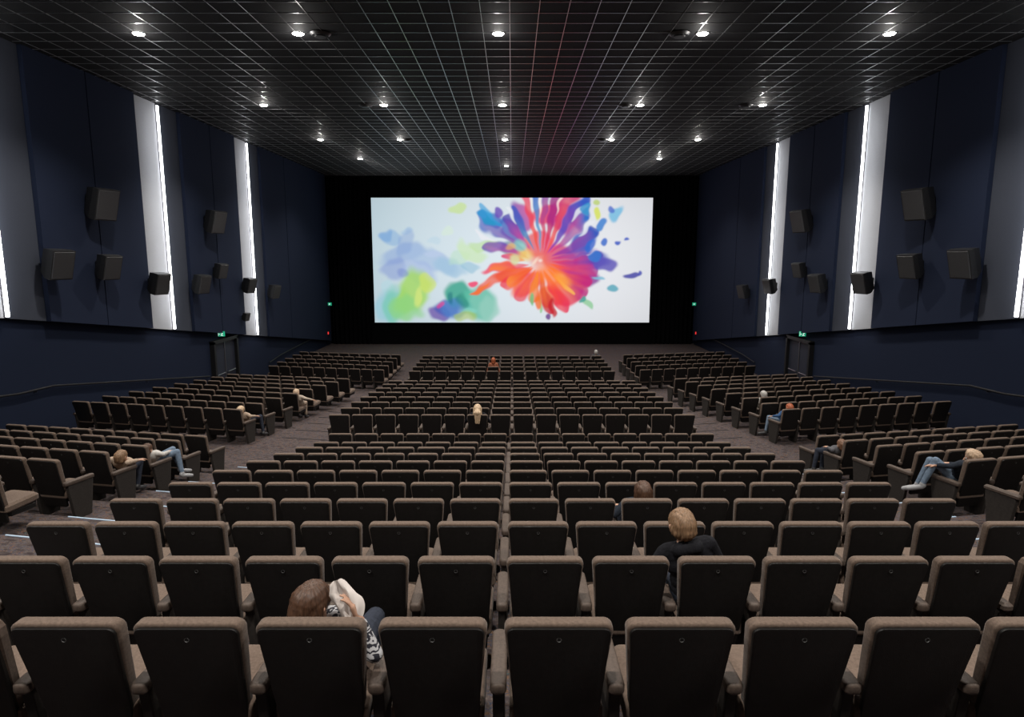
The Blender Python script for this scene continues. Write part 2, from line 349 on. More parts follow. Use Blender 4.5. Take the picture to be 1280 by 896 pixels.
# ------------------------------------------------------------------ ceiling lights & vents
rows=[(1.3,[-9.2,-4.7,-.35,4.7,9.2]),(9.3,[-9.2,-4.7,-.35,4.7,9.2]),(17.3,[-9.25,-5.3,-.34,4.72,9.35]),(25.1,[-9.06,-4.68,-.35,4.68,9.15]),(32.3,[-9.06,-5.3,-.34,4.7,8.8]),(38.5,[-8.6,8.35]),(41.5,[-.34])]
pos5=['far left','left of centre','middle','right of centre','far right']
rn={17.3:'first row above the audience',25.1:'second row',32.3:'third row',38.5:'fourth row',41.5:'row nearest the screen'}
proto=None
def dome(m1,r,zc,dz,seg=24,n=5):
    rings=[[(r*math.cos(a)*math.cos(2*PI*k/seg),r*math.cos(a)*math.sin(2*PI*k/seg),zc-dz*math.sin(a)) for k in range(seg)] for a in [PI/2*.94*j/n for j in range(n+1)]]
    m1.loft(rings)
for y,xl in rows:
    for i,x in enumerate(xl):
        if y>=17:
            if proto is None:
                proto=thing('ceiling_downlight','x','ceiling light',(x,y,CEIL-.02),0,'round ceiling downlights')
                m1=MB(); 
                rr=[[(r*math.cos(2*PI*k/24),r*math.sin(2*PI*k/24),z) for k in range(24)] for r,z in ((.18,.0),(.18,-.012),(.15,-.015),(.14,-.005))]
                m1.loft(rr,0,False); m1.build('trim_ring',M['blackm'],proto)
                m1=MB(); dome(m1,.14,0,.045); m1.build('lens',M['lamp'],proto)
                o=proto
            else: o=copy_tree(proto)
            o.location=(x,y,CEIL-.012)
            p=pos5[i] if len(xl)==5 else (('left','right')[i] if len(xl)==2 else 'middle')
            o['label']='bright round ceiling downlight, %s in the %s'%(p,rn[y])
        sp=bpy.data.lights.new('downlight_beam','SPOT'); sp.energy=1150 if y<30 else 750; sp.spot_size=math.radians(125); sp.spot_blend=.7; sp.shadow_soft_size=.12; sp.color=(1,.95,.88)
        so=bpy.data.objects.new('downlight_beam',sp); C.objects.link(so); so.location=(x,y,CEIL-.2)
        if y>=17:
            pl=bpy.data.lights.new('ceiling_halo_fill','POINT'); pl.energy=22; pl.shadow_soft_size=.03; pl.color=(1,.96,.92)  # added point light, makes a halo on the ceiling grid around the downlight
            qo=bpy.data.objects.new('ceiling_halo_fill',pl); C.objects.link(qo); qo.location=(x,y,CEIL-.3)
for x,y,l in [(-4.75,17.3,'dark round ceiling vent beside the nearest downlight left of centre'),(4.15,17.3,'dark round ceiling vent beside the nearest downlight right of centre'),(-5.35,25.1,'dark round ceiling vent in the second lamp row, left'),
              (4.15,25.1,'dark round ceiling vent in the second lamp row, right of centre'),(8.55,25.1,'dark round ceiling vent in the second lamp row, far right'),(-5.0,32.3,'dark round ceiling vent in the third lamp row, left'),(4.3,32.3,'dark round ceiling vent in the third lamp row, right')]:
    t=thing('ceiling_vent',l,'vent',(x,y,CEIL-.02),0,'round ceiling vents')
    m1=MB(); m1.cyl((0,0),.2,-.05,0,24,r2=.26); m1.build('vent_ring',M['blackm'],t)
    m1=MB(); m1.cyl((0,0),.14,-.08,-.045,24); m1.build('diffuser_disc',M['spk'],t)

# ------------------------------------------------------------------ speakers
def make_speaker(px,py,hpx,side,label):
    sx=-1 if side=='left' else 1
    lat=12.42; d=lat*FPX/abs(px-640); v=(448-py)/FPX*d
    y=d*CT+v*ST; z=EYE-d*ST+v*CT
    sc=hpx*d/FPX/1.0
    t=thing('wall_speaker',label,'loudspeaker',(sx*12.72,y,z),PI if sx>0 else 0,'black surround loudspeakers on the side walls')
    t.scale=(sc,sc,sc)
    w,h,dd=.38,.46,.66
    def T(p):
        v=Vector(p)-Vector((.1,0,0)); a=(-.28 if sx<0 else .28)
        v=Matrix.Rotation(.28,3,'Y')@v; v=Matrix.Rotation(a,3,'Z')@v
        return tuple(v+Vector((.16,0,0)))
    m1=MB()
    back=[T(p) for p in ((0,-w*.72,-h*.75),(0,w*.72,-h*.75),(0,w*.72,h*.85),(0,-w*.72,h*.85))]
    mid=[T(p) for p in ((dd*.45,-w,-h),(dd*.45,w,-h),(dd*.5,w,h),(dd*.5,-w,h))]
    fr=[T(p) for p in ((dd*.8,-w,-h),(dd*.8,w,-h),(dd*.8,w,h),(dd*.8,-w,h))]
    m1.loft([back,mid,fr]); m1.build('cabinet',M['spk'],t,False)
    m1=MB(); g0=[T(p) for p in ((dd*.8,-w*.92,-h*.94),(dd*.8,w*.92,-h*.94),(dd*.8,w*.92,h*.94),(dd*.8,-w*.92,h*.94))]; g1=[T(p) for p in ((dd*.84,-w*.88,-h*.91),(dd*.84,w*.88,-h*.91),(dd*.84,w*.88,h*.91),(dd*.84,-w*.88,h*.91))]
    m1.loft([g0,g1]); m1.build('grille',M['grille'],t,False)
    m1=MB(); m1.box(-.1,.02,-.12,.12,-.14,.14); m1.box(-.02,.14,-.04,.04,-.04,.04); m1.build('wall_bracket',M['blackm'],t,False)
SP=[(126,252,42,'left','largest and highest loudspeaker on the left wall, nearest the camera'),(73,327,40,'left','loudspeaker at the far left of the lower left wall row, nearest the camera'),(137,331,33,'left','loudspeaker on the left wall just below the highest one'),
 (200,352,29,'left','loudspeaker on the left wall in front of the middle light strip'),(268,275,30,'left','smaller high loudspeaker on the left wall between the two light strips'),(253,353,25,'left','low loudspeaker on the left wall just right of the middle light strip'),
 (278,337,20,'left','small loudspeaker on the left wall below the second high one'),(313,355,20,'left','loudspeaker on the left wall in front of the far light strip'),(344,363,18,'left','last loudspeaker on the left wall, beyond the far light strip'),(312,395,11,'left','tiny loudspeaker low on the far left light strip'),
 (1150,252,42,'right','largest and highest loudspeaker on the right wall, nearest the camera'),(1205,326,40,'right','loudspeaker at the far right of the lower right wall row, nearest the camera'),(1137,330,33,'right','loudspeaker on the right wall just below the highest one'),
 (1077,351,29,'right','loudspeaker on the right wall in front of the middle light strip'),(1003,274,30,'right','smaller high loudspeaker on the right wall between the two light strips'),(1021,352,25,'right','low loudspeaker on the right wall just left of the middle light strip'),
 (997,336,20,'right','small loudspeaker on the right wall below the second high one'),(961,356,20,'right','loudspeaker on the right wall in front of the far light strip'),(928,363,18,'right','last loudspeaker on the right wall, beyond the far light strip')]
for a in SP: make_speaker(*a)

# ------------------------------------------------------------------ doors, rails, signs
for sx,n,side in ((-1,1,'left'),(1,2,'right')):
    D=bpy.data.objects.new('door_%d'%n,None); C.objects.link(D); D['kind']='structure'; D.location=(sx*WX,29.3,.0)
    def q(y0,y1,z0,z1,x0,x1):
        m1=MB(); xa,xb=sorted((-sx*x0,-sx*x1)); m1.box(xa,xb,y0,y1,z0,z1); return m1
    m1=q(-1.25,-1.1,0,2.55,0,.2)
    for a in ((1.1,1.25,0,2.55),(-1.25,1.25,2.45,2.6)):
        xa,xb=sorted((0,-sx*.2)); m1.box(xa,xb,*a)
    m1.build('door_frame',M['blackm'],D,False)
    for k,(y0,y1) in enumerate(((-1.09,-.01),(.01,1.09))):
        l=q(y0,y1,.02,2.44,.02,.07).build('door_leaf',M['door'],D,False)
        m1=MB(); m1.tube([(-sx*.13,y0+.15,1.05),(-sx*.13,y1-.15,1.05)],.02); m1.tube([(-sx*.05,y0+.15,1.05),(-sx*.14,y0+.15,1.05)],.02); m1.tube([(-sx*.05,y1-.15,1.05),(-sx*.14,y1-.15,1.05)],.02)
        m1.build('push_bar',M['steel'],l)
    q(-.03,.03,.05,2.42,.07,.10).build('door_edge_strip',M['steel'],D,False)
    t=thing('exit_sign','green exit sign with a running figure above the %s wall door'%side,'exit sign',(sx*(WX-.17),28.9,2.72))
    m1=MB(); m1.box(-.14,.14,-.03,.03,0,.22); m1.build('sign_box',M['green'],t,False)
    m1=MB(); yb=-.035; k=.7
    for a in ((-.16,-.06,.1,.13),(.02,.06,.05,.16),(.04,.12,.14,.17),(-.03,.03,.03,.07),(.06,.12,.03,.06),(.04,.085,.18,.225),(-.19,-.17,.02,.24)): m1.box(a[0]*k,a[1]*k,yb-.003,yb+.005,a[2]*.85,a[3]*.85)
    m1.build('running_figure',M['white'],t,False)
    m1=MB(); xa,xb=sorted((-sx*.01,sx*.17)); m1.box(xa,xb,-.01,.02,.22,.25); m1.build('sign_bracket',M['blackm'],t,False)
    t=thing('exit_sign','small green exit sign high beside the screen on the %s'%side,'exit sign',(sx*12.6,45.4,2.85))
    m1=MB(); m1.box(-.12,.12,-.03,.03,0,.2); m1.build('sign_box',M['green'],t,False)
    m1=MB(); m1.box(-.05,.0,-.036,-.03,.04,.15); m1.box(.0,.06,-.036,-.03,.09,.12); m1.build('running_figure',M['white'],t,False)
    m1=MB(); m1.tube([(0,0,.1),(sx*.22,0,.1)],.02); m1.build('sign_bracket',M['blackm'],t)
    t=thing('alarm_lamp','small red lamp low beside the screen on the %s wall'%side,'lamp',(sx*12.78,45.4,.95))
    m1=MB(); m1.box(-.06,.06,-.09,.09,-.12,.12); m1.build('housing',M['blackm'],t,False)
    m1=MB(); m1.loft([[(-.05,-.1,-.1),(.05,-.1,-.1),(.05,-.1,.08),(-.05,-.1,.08)],[(-.05,-.085,-.1),(.05,-.085,-.1),(.05,-.085,.08),(-.05,-.085,.08)]]); m1.build('lens',M['red'],t,False)
    for nm,pts,lab in (('long',[(sx*(WX-.09),10.0,3.4),(sx*(WX-.09),16.9,2.66),(sx*(WX-.09),18.2,2.62),(sx*(WX-.09),27.7,1.14)],'long black handrail along the %s wall beside the outer seats'%side),
                   ('short',[(sx*(WX-.09),34.6,.62),(sx*(WX-.09),36.5,.78),(sx*(WX-.09),41,.92),(sx*(WX-.09),45.2,.95)],'short black handrail low on the %s wall towards the screen'%side)):
        t=thing('handrail',lab,'handrail',(0,0,0))
        m1=MB(); m1.tube(pts,.03,10); m1.build('rail',M['blackm'],t)
        for p,r in zip(pts[:-1],pts[1:]):
            mpt=(Vector(p)+Vector(r))/2
            m1=MB(); m1.tube([(sx*WX,mpt.y,mpt.z-.06),(sx*(WX-.09),mpt.y,mpt.z-.06),(sx*(WX-.09),mpt.y,mpt.z)],.015); m1.build('wall_bracket',M['blackm'],t)

# ------------------------------------------------------------------ seats
LEAN=.24
def seat_parts(hi):
    n=6 if hi else 2; nb=4 if hi else 1; P={}
    bk=lambda u,w,d:(u,d+(1-w)*LEAN,w)
    b=MB(); pad(b,rtrap(.44,.535,.40,1.0,.05,.046,n),0,.082,.018,nb,bk); P['back_cushion']=(b,'fabric')
    b=MB(); pad(b,rtrap(.415,.510,.20,.980,.04,.036,n),-.016,.02,.008,max(1,nb-2),bk); P['back_shell']=(b,'shell')
    b=MB(); pad(b,rtrap(.49,.49,.13,.66,.04,.06,n),.345,.465,.03,nb,lambda u,w,d:(u,w,d+(w-.17)*.05)); P['seat_cushion']=(b,'fabric')
    b=MB(); pad(b,rtrap(.44,.44,.2,.62,.03,.03,max(1,n-3)),.28,.35,.01,1,lambda u,w,d:(u,w,d)); P['seat_pan']=(b,'shell')
    b=MB(); pad(b,rtrap(.085,.085,.06,.60,.03,.035,max(2,n-2)),.57,.635,.018,max(1,nb-1),lambda u,w,d:(u-.3,w,d-(w-.1)*.03)); P['armrest']=(b,'armfab')
    b=MB(); pad(b,rtrap(.30,.46,0,.575,.01,.03,max(1,n-3)),-.03,.03,.006,1,lambda u,w,d:(d-.3,u+.34,w)); P['side_panel']=(b,'panel')
    return P
hi=seat_parts(True)
meshes={k:v[0].mesh(k,[M[v[1]]]) for k,v in hi.items()}
b=MB(); rings=[]
for k in range(16):
    a=2*PI*k/16; c=Vector((math.cos(a)*.011,0,math.sin(a)*.011)); rings.append([tuple(c+Vector((math.cos(a)*math.cos(t)*.0022,math.sin(t)*.0025,math.sin(a)*math.cos(t)*.0022))+Vector((0,-.017+.085*LEAN,.915))) for t in [2*PI*j/6 for j in range(6)]])
vs=[p for r in rings for p in r]; fs=[(i*6+j,((i+1)%16)*6+j,((i+1)%16)*6+(j+1)%6,i*6+(j+1)%6) for i in range(16) for j in range(6)]
b.add(vs,fs); meshes['number_badge']=b.mesh('number_badge',[M['badge']])
seats=[]
ordn='zeroth first second third fourth fifth sixth seventh eighth ninth tenth eleventh twelfth thirteenth fourteenth fifteenth sixteenth seventeenth eighteenth nineteenth twentieth twenty-first twenty-second twenty-third twenty-fourth'.split()
def addrow(kind,k,s,z,rowno):
    if kind=='R':
        xsl=[-.07+.6*(i+.5)-(.02 if i<0 else 0) for i in range(-7,8)]
    else: xsl=[.6*(i+.5) for i in range(-8,8)]
    for i,x in enumerate(xsl): seats.append(dict(b='centre',row=rowno,x=x,y=s,z=z,r=0,end=(i==len(xsl)-1),kind=kind,k=k,i=i))
    if kind=='R' and k==10: return
    edge={'R':6.75,'M':7.25-.13*k,'F':5.95}[kind]; lim={'R':12.25,'M':12.3-.1*k,'F':11.7}[kind]
    for sx in (-1,1):
        x=edge+.3; i=0
        while x<lim:
            last=x+.588>=lim
            seats.append(dict(b='left' if sx<0 else 'right',row=rowno,x=sx*x,y=yof(s,x),z=z,r=sx*ANG,end=(i==0 if sx<0 else last),kind=kind,k=k,i=i)); x+=.588; i+=1
for k,(s,z) in enumerate(Rrow): addrow('R',k,s,z,k+1)
for k,(s,z) in enumerate(Mrow): addrow('M',k,s,z,k+12)
for k,(s,z) in enumerate(Frow): addrow('F',k,s,z,k+20)
def vis(q):
    px0,py0,d0=proj(q['x'],q['y'],q['z']+1.0)
    if d0<1: return False,0,9
    hw=FPX*.3/d0
    return (px0+hw>4 and px0-hw<1276 and py0<880), px0, d0
V=[];O=[]
for q in seats:
    v,px,d=vis(q); q['px']=px; q['d']=d
    (V if v else O).append(q)
V.sort(key=lambda q:q['d'])
ind=V[:300]; rest=V[300:]+[q for q in O if q['d']>3 and abs(q['px']-640)<1150]
byrow={}
for q in ind: byrow.setdefault((q['b'],q['row']),[]).append(q)
siderows={b_:sorted(r for (bb,r) in byrow if bb==b_) for b_ in ('left','right')}
proto=None
for (b_,r_),L in sorted(byrow.items(),key=lambda t:(t[0][1],t[0][0])):
    L.sort(key=lambda q:q['px'])
    for j,q in enumerate(L):
        if proto is None:
            proto=thing('cinema_armchair','x','armchair')
            for k in ('back_cushion','back_shell','seat_cushion','seat_pan','armrest','side_panel'):
                o=bpy.data.objects.new(k,meshes[k]); C.objects.link(o); o.parent=proto
                if k=='back_shell':
                    bb=bpy.data.objects.new('number_badge',meshes['number_badge']); C.objects.link(bb); bb.parent=o
            o=proto; kids=[c for c in proto.children if c.name.startswith(('armrest','side_panel'))]
        else: o=copy_tree(proto)
        q['o']=o
        o.location=(q['x'],q['y'],q['z']); o.rotation_euler=(0,0,q['r'])
        if b_=='centre':
            rw='nearest row' if r_==1 else ordn[r_]+' row from the camera'
            o['label']='brown cinema armchair, %s from the left in the %s, centre block'%(ordn[j+1],rw)
            o['group']='brown cinema armchairs in the centre block'
        else:
            rr=siderows[b_].index(r_)+1
            o['label']='brown cinema armchair, %s from the aisle in the %s visible row, %s block'%(ordn[q['i']+1],ordn[rr],b_)
            o['group']='brown cinema armchairs in the %s side block'%b_
        if q['end']: q['addend']=True
for q in ind:
    if q.get('addend'):
        for c in kids:
            e=c.copy(); C.objects.link(e); e.parent=q['o']; e.location=(.6,0,0)
lo=seat_parts(False); mi={'fabric':0,'shell':1,'panel':2,'armfab':3}
LV=[];LF=[];LM=[]
for k,(b,mn) in lo.items():
    me_=b.mesh('tmp',[M[mn]],False); o0=len(LV); LV+=[tuple(v.co) for v in me_.vertices]
    for p in me_.polygons: LF.append([i+o0 for i in p.vertices]); LM.append(mi[mn])
    bpy.data.meshes.remove(me_)
LVn=np.array(LV); allv=[];allf=[];allm=[]
for q in rest:
    c,s_=math.cos(q['r']),math.sin(q['r']); R=np.array([[c,-s_,0],[s_,c,0],[0,0,1]])
    off=len(allv)*len(LV); allv.append(LVn@R.T+np.array([q['x'],q['y'],q['z']]))
    allf+=[[i+off for i in f] for f in LF]; allm+=LM
me=bpy.data.meshes.new('distant_cinema_armchairs'); me.from_pydata(np.concatenate(allv).tolist(),[],allf)
for n in ('fabric','shell','panel','armfab'): me.materials.append(M[n])
me.polygons.foreach_set('material_index',allm); me.update()
o=bpy.data.objects.new('distant_cinema_armchairs',me); C.objects.link(o)
tag(o,'distant rows of brown cinema armchairs filling the hall towards the screen','armchairs',kind='stuff')
print('SEATS',len(V),len(ind),len(rest))

# ------------------------------------------------------------------ people
def capsule(mb,a,b,ra,rb,seg=14,nr=5):
    a,b=Vector(a),Vector(b); d=b-a; L=d.length
    d=d.normalized() if L>1e-6 else Vector((0,0,1)); p=d.orthogonal().normalized(); q=d.cross(p)
    rings=[]
    for k in range(nr+1):
        t=-PI/2+ (PI/2)*k/nr
        if k==0: t=-PI/2+.12
        rings.append((a+d*ra*math.sin(t),ra*math.cos(t)))
    for k in range(nr+1):
        t=(PI/2)*k/nr
        if k==nr: t=PI/2-.12
        rings.append((b+d*rb*math.sin(t),rb*math.cos(t)))
    mb.loft([[tuple(c+p*r*math.cos(2*PI*j/seg)+q*r*math.sin(2*PI*j/seg)) for j in range(seg)] for c,r in rings])
def remesh(caps,voxel,smooth,name):
    mb=MB()
    for c in caps: capsule(mb,*c[:4])
    me=mb.mesh('tmp',[],False); o=bpy.data.objects.new('tmp',me); C.objects.link(o)
    m=o.modifiers.new('r','REMESH'); m.mode='VOXEL'; m.voxel_size=voxel; m.use_smooth_shade=True
    if smooth:
        s=o.modifiers.new('s','SMOOTH'); s.factor=.5; s.iterations=smooth
    dg=bpy.context.evaluated_depsgraph_get(); dg.update()
    r=bpy.data.meshes.new_from_object(o.evaluated_get(dg)); r.name=name
    bpy.data.objects.remove(o); bpy.data.meshes.remove(me)
    return r
skinm=mat('skin',(.50,.29,.20),.5,0,20,.08,spec=.4)
eyew=mat('eye_white',(.75,.73,.7),.3); iris=mat('eye_iris',(.05,.03,.02),.2); lipm=mat('lips',(.42,.16,.13),.5)
shoem=mat('shoe_leather',(.03,.03,.032),.5)
shoew=mat('shoe_grey',(.30,.30,.31),.6)
def cloth(n,c): return mat('cloth_'+n,c,.9,0,25,.2,.4,80,spec=.15)
def hairm(n,c):
    m=mat('hair_'+n,c,.5,0,12,.4,spec=.4); nt=m.node_tree
    for nd in nt.nodes:
        if nd.type=='TEX_NOISE':
            mp=nt.nodes.new('ShaderNodeMapping'); mp.inputs['Scale'].default_value=(8,8,1.2)
            tc=[x for x in nt.nodes if x.type=='TEX_COORD'][0]
            nt.links.new(tc.outputs['Object'],mp.inputs['Vector']); nt.links.new(mp.outputs['Vector'],nd.inputs['Vector'])
    return m
H={'brown':hairm('brown',(.075,.036,.020)),'blond':hairm('blond',(.21,.125,.070)),'pale':hairm('pale_blond',(.55,.40,.26)),'grey':hairm('grey',(.42,.40,.38)),'red':hairm('red',(.35,.09,.035)),'ltbrown':hairm('light_brown',(.16,.08,.045)),'white':hairm('white',(.48,.34,.23))}
T={'black':cloth('black',(.012,.012,.015)),'beige':cloth('beige',(.38,.29,.22)),'blue':cloth('blue',(.04,.09,.20)),'jeans':cloth('jeans',(.15,.20,.27)),'darkj':cloth('dark_trousers',(.03,.035,.05)),'orange':cloth('orange',(.40,.14,.08)),'white':cloth('white',(.50,.48,.45)),'navy':cloth('dark_jacket',(.02,.025,.035)),'grey':cloth('grey',(.10,.10,.11)),'cream':cloth('cream',(.45,.38,.31))}
st=bpy.data.materials.new('cloth_black_white'); st.use_nodes=True; nt=st.node_tree; bb=nt.nodes['Principled BSDF']; bb.inputs['Roughness'].default_value=.9
tc=nt.nodes.new('ShaderNodeTexCoord'); wv=nt.nodes.new('ShaderNodeTexWave'); wv.inputs['Scale'].default_value=9; wv.inputs['Distortion'].default_value=10; wv.inputs['Detail Scale'].default_value=2.5; wv.bands_direction='Z'
rp=nt.nodes.new('ShaderNodeValToRGB'); rp.color_ramp.elements[0].position=.50; rp.color_ramp.elements[1].position=.56; rp.color_ramp.elements[0].color=(.02,.02,.03,1); rp.color_ramp.elements[1].color=(.50,.50,.52,1)
nt.links.new(tc.outputs['Object'],wv.inputs['Vector']); nt.links.new(wv.outputs['Fac'],rp.inputs['Fac']); nt.links.new(rp.outputs['Color'],bb.inputs['Base Color']); T['stripe']=st

def hand(caps,W,d,n,side,curl=.5):
    W=Vector(W); d=Vector(d).normalized(); n=Vector(n); n=(n-d*n.dot(d)).normalized(); u=d.cross(n)*side
    kn=[]
    for k,off in enumerate((-.030,-.010,.010,.030)):
        b=W+d*.085+u*off; kn.append(b); caps.append(('skin',W+u*off*.55,b,.015,.0125))
    for k,(b,ln) in enumerate(zip(kn,(.062,.078,.074,.066))):
        a=curl*.5; p=b; dirn=d+u*(k-1.5)*.07
        for j,f in enumerate((.45,.32,.25)):
            dd=(dirn.normalized()*math.cos(a)+n*math.sin(a)); q=p+dd*ln*f*1.15; caps.append(('skin',p,q,.0095-.0008*j,.0088-.0008*j)); p=q; a+=curl*.6
    tb=W+d*.02+u*.03; t1=tb+(d*.6+u*.8+n*.2).normalized()*.04; t2=t1+(d*.9+u*.3+n*.4).normalized()*.03
    caps.append(('skin',tb,t1,.015,.012)); caps.append(('skin',t1,t2,.0115,.0095))

def person(label,seat,head,pelvis=(0,.38,.56),arms=None,legs=None,top='black',pants='darkj',hair='brown',style='short',yaw=0,pitch=0,roll=0,voxel=.011,shoe=shoem,sleeve=None,shw=.165,hs=1.0,curl=1.0):
    P=Vector(pelvis); Hc=Vector(head)
    N=Hc+(P-Hc).normalized()*.12+Vector((0,-.01,0)); ax=(N-P)
    wst=P+ax*.32; ch=P+ax*.66; sh=P+ax*.88
    lat=Vector((1,0,0)); lat=(lat-ax.normalized()*lat.dot(ax.normalized())).normalized()
    caps=[]
    A=lambda *c: caps.append(c)
    A('pants',P-lat*.075+Vector((0,0,.0)),P+lat*.075,.115,.115)
    A('top',wst-lat*.055,wst+lat*.055,.108,.108); A('top',ch-lat*.075,ch+lat*.075,.112,.112); A('top',P+ax*.12-lat*.06,P+ax*.12+lat*.06,.113,.113)
    A('top',sh-lat*shw*.85,sh+lat*shw*.85,.066,.066); A('top',P+ax*.8-lat*.09,P+ax*.8+lat*.09,.09,.09)
    A('skin',N-ax.normalized()*.05,Hc+Vector((0,-.01,-.03)),.056,.052); A('top',sh,N-ax.normalized()*.035,.075,.064)
    if style=='hood':
        bk=N+Vector((0,-.07,-.02)); A('top',bk-lat*.06,bk+lat*.06,.055,.055)
    arms=arms or {}
    for s,nm in ((-1,'L'),(1,'R')):
        d=arms.get(nm,{}); S0=sh+lat*s*shw; E=Vector(d.get('e',(s*.29,.36,.70))); Wp=Vector(d.get('w',(s*.22,.60,.69)))
        A('top',S0,E,.056,.046); A(sleeve or 'top',E,E+(Wp-E)*.85,.045,.034); A('skin',E+(Wp-E)*.8,Wp,.029,.026)
        hd=Vector(d['h']) if 'h' in d else (Wp-E); hn=Vector(d['n']) if 'n' in d else Vector((0,0,-1))
        hand(caps,Wp,hd,hn,-s,d.get('c',.5))
    legs=legs or {}
    for s,nm in ((-1,'L'),(1,'R')):
        d=legs.get(nm,{}); K=Vector(d.get('k',(s*.12,.78,.53))); An=Vector(d.get('a',(s*.12,.76,.11))); 
        A('pants',P+lat*s*.085,K,.088,.062); A('pants',K,An+(K-An)*.08,.060,.042)
        td=Vector(d.get('t',(0,1,-.18))).normalized(); up=(K-An).normalized()
        A('shoe',An-up*.0,An-up*.03+td*-.02,.043,.045); A('shoe',An-up*.05-td*.01,An-up*.06+td*.16,.042,.034); A('shoe',An-up*.055+td*.08,An-up*.06+td*.17,.042,.035)
    R=Matrix.Rotation(roll,3,'Y')@Matrix.Rotation(yaw,3,'Z')@Matrix.Rotation(pitch,3,'X')
    hl=lambda p:Hc+R@Vector(p)
    A('skin',hl((0,-.025,.02)),hl((0,.02,.025)),.086,.084); A('skin',hl((-.012,.03,-.03)),hl((0,.058,-.078)),.062,.034); A('skin',hl((.012,.03,-.03)),hl((0,.05,-.072)),.062,.036)
    A('skin',hl((0,.1,.005)),hl((0,.118,-.022)),.010,.015)
    A('skin',hl((-.03,.088,.022)),hl((.03,.088,.022)),.014,.014)
    for s in (-1,1): A('skin',hl((s*.087,-.005,.012)),hl((s*.084,.0,-.022)),.018,.012)
    me=remesh([c[1:] for c in caps],voxel,2,'person_body')
    order=['skin','top','pants','shoe']; mats=[skinm,T[top],T[pants],shoe]
    for m in mats: me.materials.append(m)
    n=len(me.polygons); cen=np.zeros(n*3); me.polygons.foreach_get('center',cen); cen=cen.reshape(-1,3)
    best=np.full(n,1e9); idx=np.zeros(n,int)
    for l,a,b,ra,rb in caps:
        a=np.array(a);b=np.array(b);ab=b-a;L2=max(1e-9,ab@ab); t=np.clip(((cen-a)@ab)/L2,0,1); dist=np.linalg.norm(cen-(a+t[:,None]*ab),axis=1)-(ra+(rb-ra)*t)
        w=dist<best; best[w]=dist[w]; idx[w]=order.index(l)
    me.polygons.foreach_set('material_index',idx.astype(np.int32)); me.polygons.foreach_set('use_smooth',[True]*n)
    t=thing('person',label,'person',(seat['x'],seat['y'],seat['z']),seat['r'])
    o=bpy.data.objects.new('body',me); C.objects.link(o); o.parent=t
    hc=[(hl((0,-.03,.03)),hl((0,.008,.052)),.092*hs,.090*hs),(hl((0,-.045,-.01)),hl((0,-.04,.02)),.080*hs,.088*hs)]
    for s in (-1,1): hc.append((hl((s*.05,-.03,-.01)),hl((s*.045,.03,.055)),.050*hs,.048*hs))
    if style in('short','hood'):
        zz=-.045 if style=='short' else -.025
        hc.append((hl((-.04,-.05,zz)),hl((.04,-.05,zz)),.048,.048)); hc.append((hl((-.03,.05,.085)),hl((.04,.045,.09)),.034,.034))
    if style=='bob':
        for s in (-1,1): hc.append((hl((s*.06,-.02,.02)),hl((s*.07,-.02,-.10)),.043,.036))
        hc.append((hl((0,-.05,0)),hl((0,-.06,-.12)),.078,.062))
    if style=='long':
        bt=Hc+Vector((0,-.16,-.06))
        hc.append((hl((0,-.06,0)),bt,.085,.07)); 
        for k in (-1,0,1): hc.append((bt+Vector((k*.045,0,0)),Hc+Vector((k*.035+.01,-.17,-.33)),.05,.022))
        for s in (-1,1): hc.append((hl((s*.07,-.02,.02)),Hc+Vector((s*.085,-.08,-.14)),.045,.03))
    hm=remesh(hc,voxel*.9,2,'hair'); nv=len(hm.vertices); cv=np.zeros(nv*3); hm.vertices.foreach_get('co',cv); cv=cv.reshape(-1,3); nn=np.zeros(nv*3); hm.vertices.foreach_get('normal',nn); nn=nn.reshape(-1,3)
    az=np.arctan2(cv[:,0]-Hc.x,cv[:,1]-Hc.y); dsp=curl*(.0035*np.sin(az*23+cv[:,2]*30)+.003*np.sin(az*41+2*np.sin(cv[:,2]*50))+.002*np.sin(cv[:,0]*140+cv[:,1]*90))
    hm.vertices.foreach_set('co',(cv+nn*dsp[:,None]).ravel()); hm.materials.append(H[hair]); hm.polygons.foreach_set('use_smooth',[True]*len(hm.polygons))
    o=bpy.data.objects.new('hair',hm); C.objects.link(o); o.parent=t
    for s in (-1,1):
        m1=MB(); capsule(m1,hl((s*.032,.088,.002)),hl((s*.032,.090,.002)),.013,.013,12,4); e=m1.build('eye',eyew,t)
        m1=MB(); capsule(m1,hl((s*.032,.099,.002)),hl((s*.032,.1,.002)),.006,.006,10,3); m1.build('iris',iris,e)
    m1=MB(); capsule(m1,hl((-.02,.090,-.052)),hl((.02,.090,-.052)),.006,.006,10,3); m1.build('mouth',lipm,t)
    return t
def find(kind,k,b,i=None,x=None):
    L=[q for q in seats if q['kind']==kind and q['k']==k and q['b']==b]
    if x is not None: return min(L,key=lambda q:abs(q['x']-x))
    return [q for q in L if q['i']==i][0]

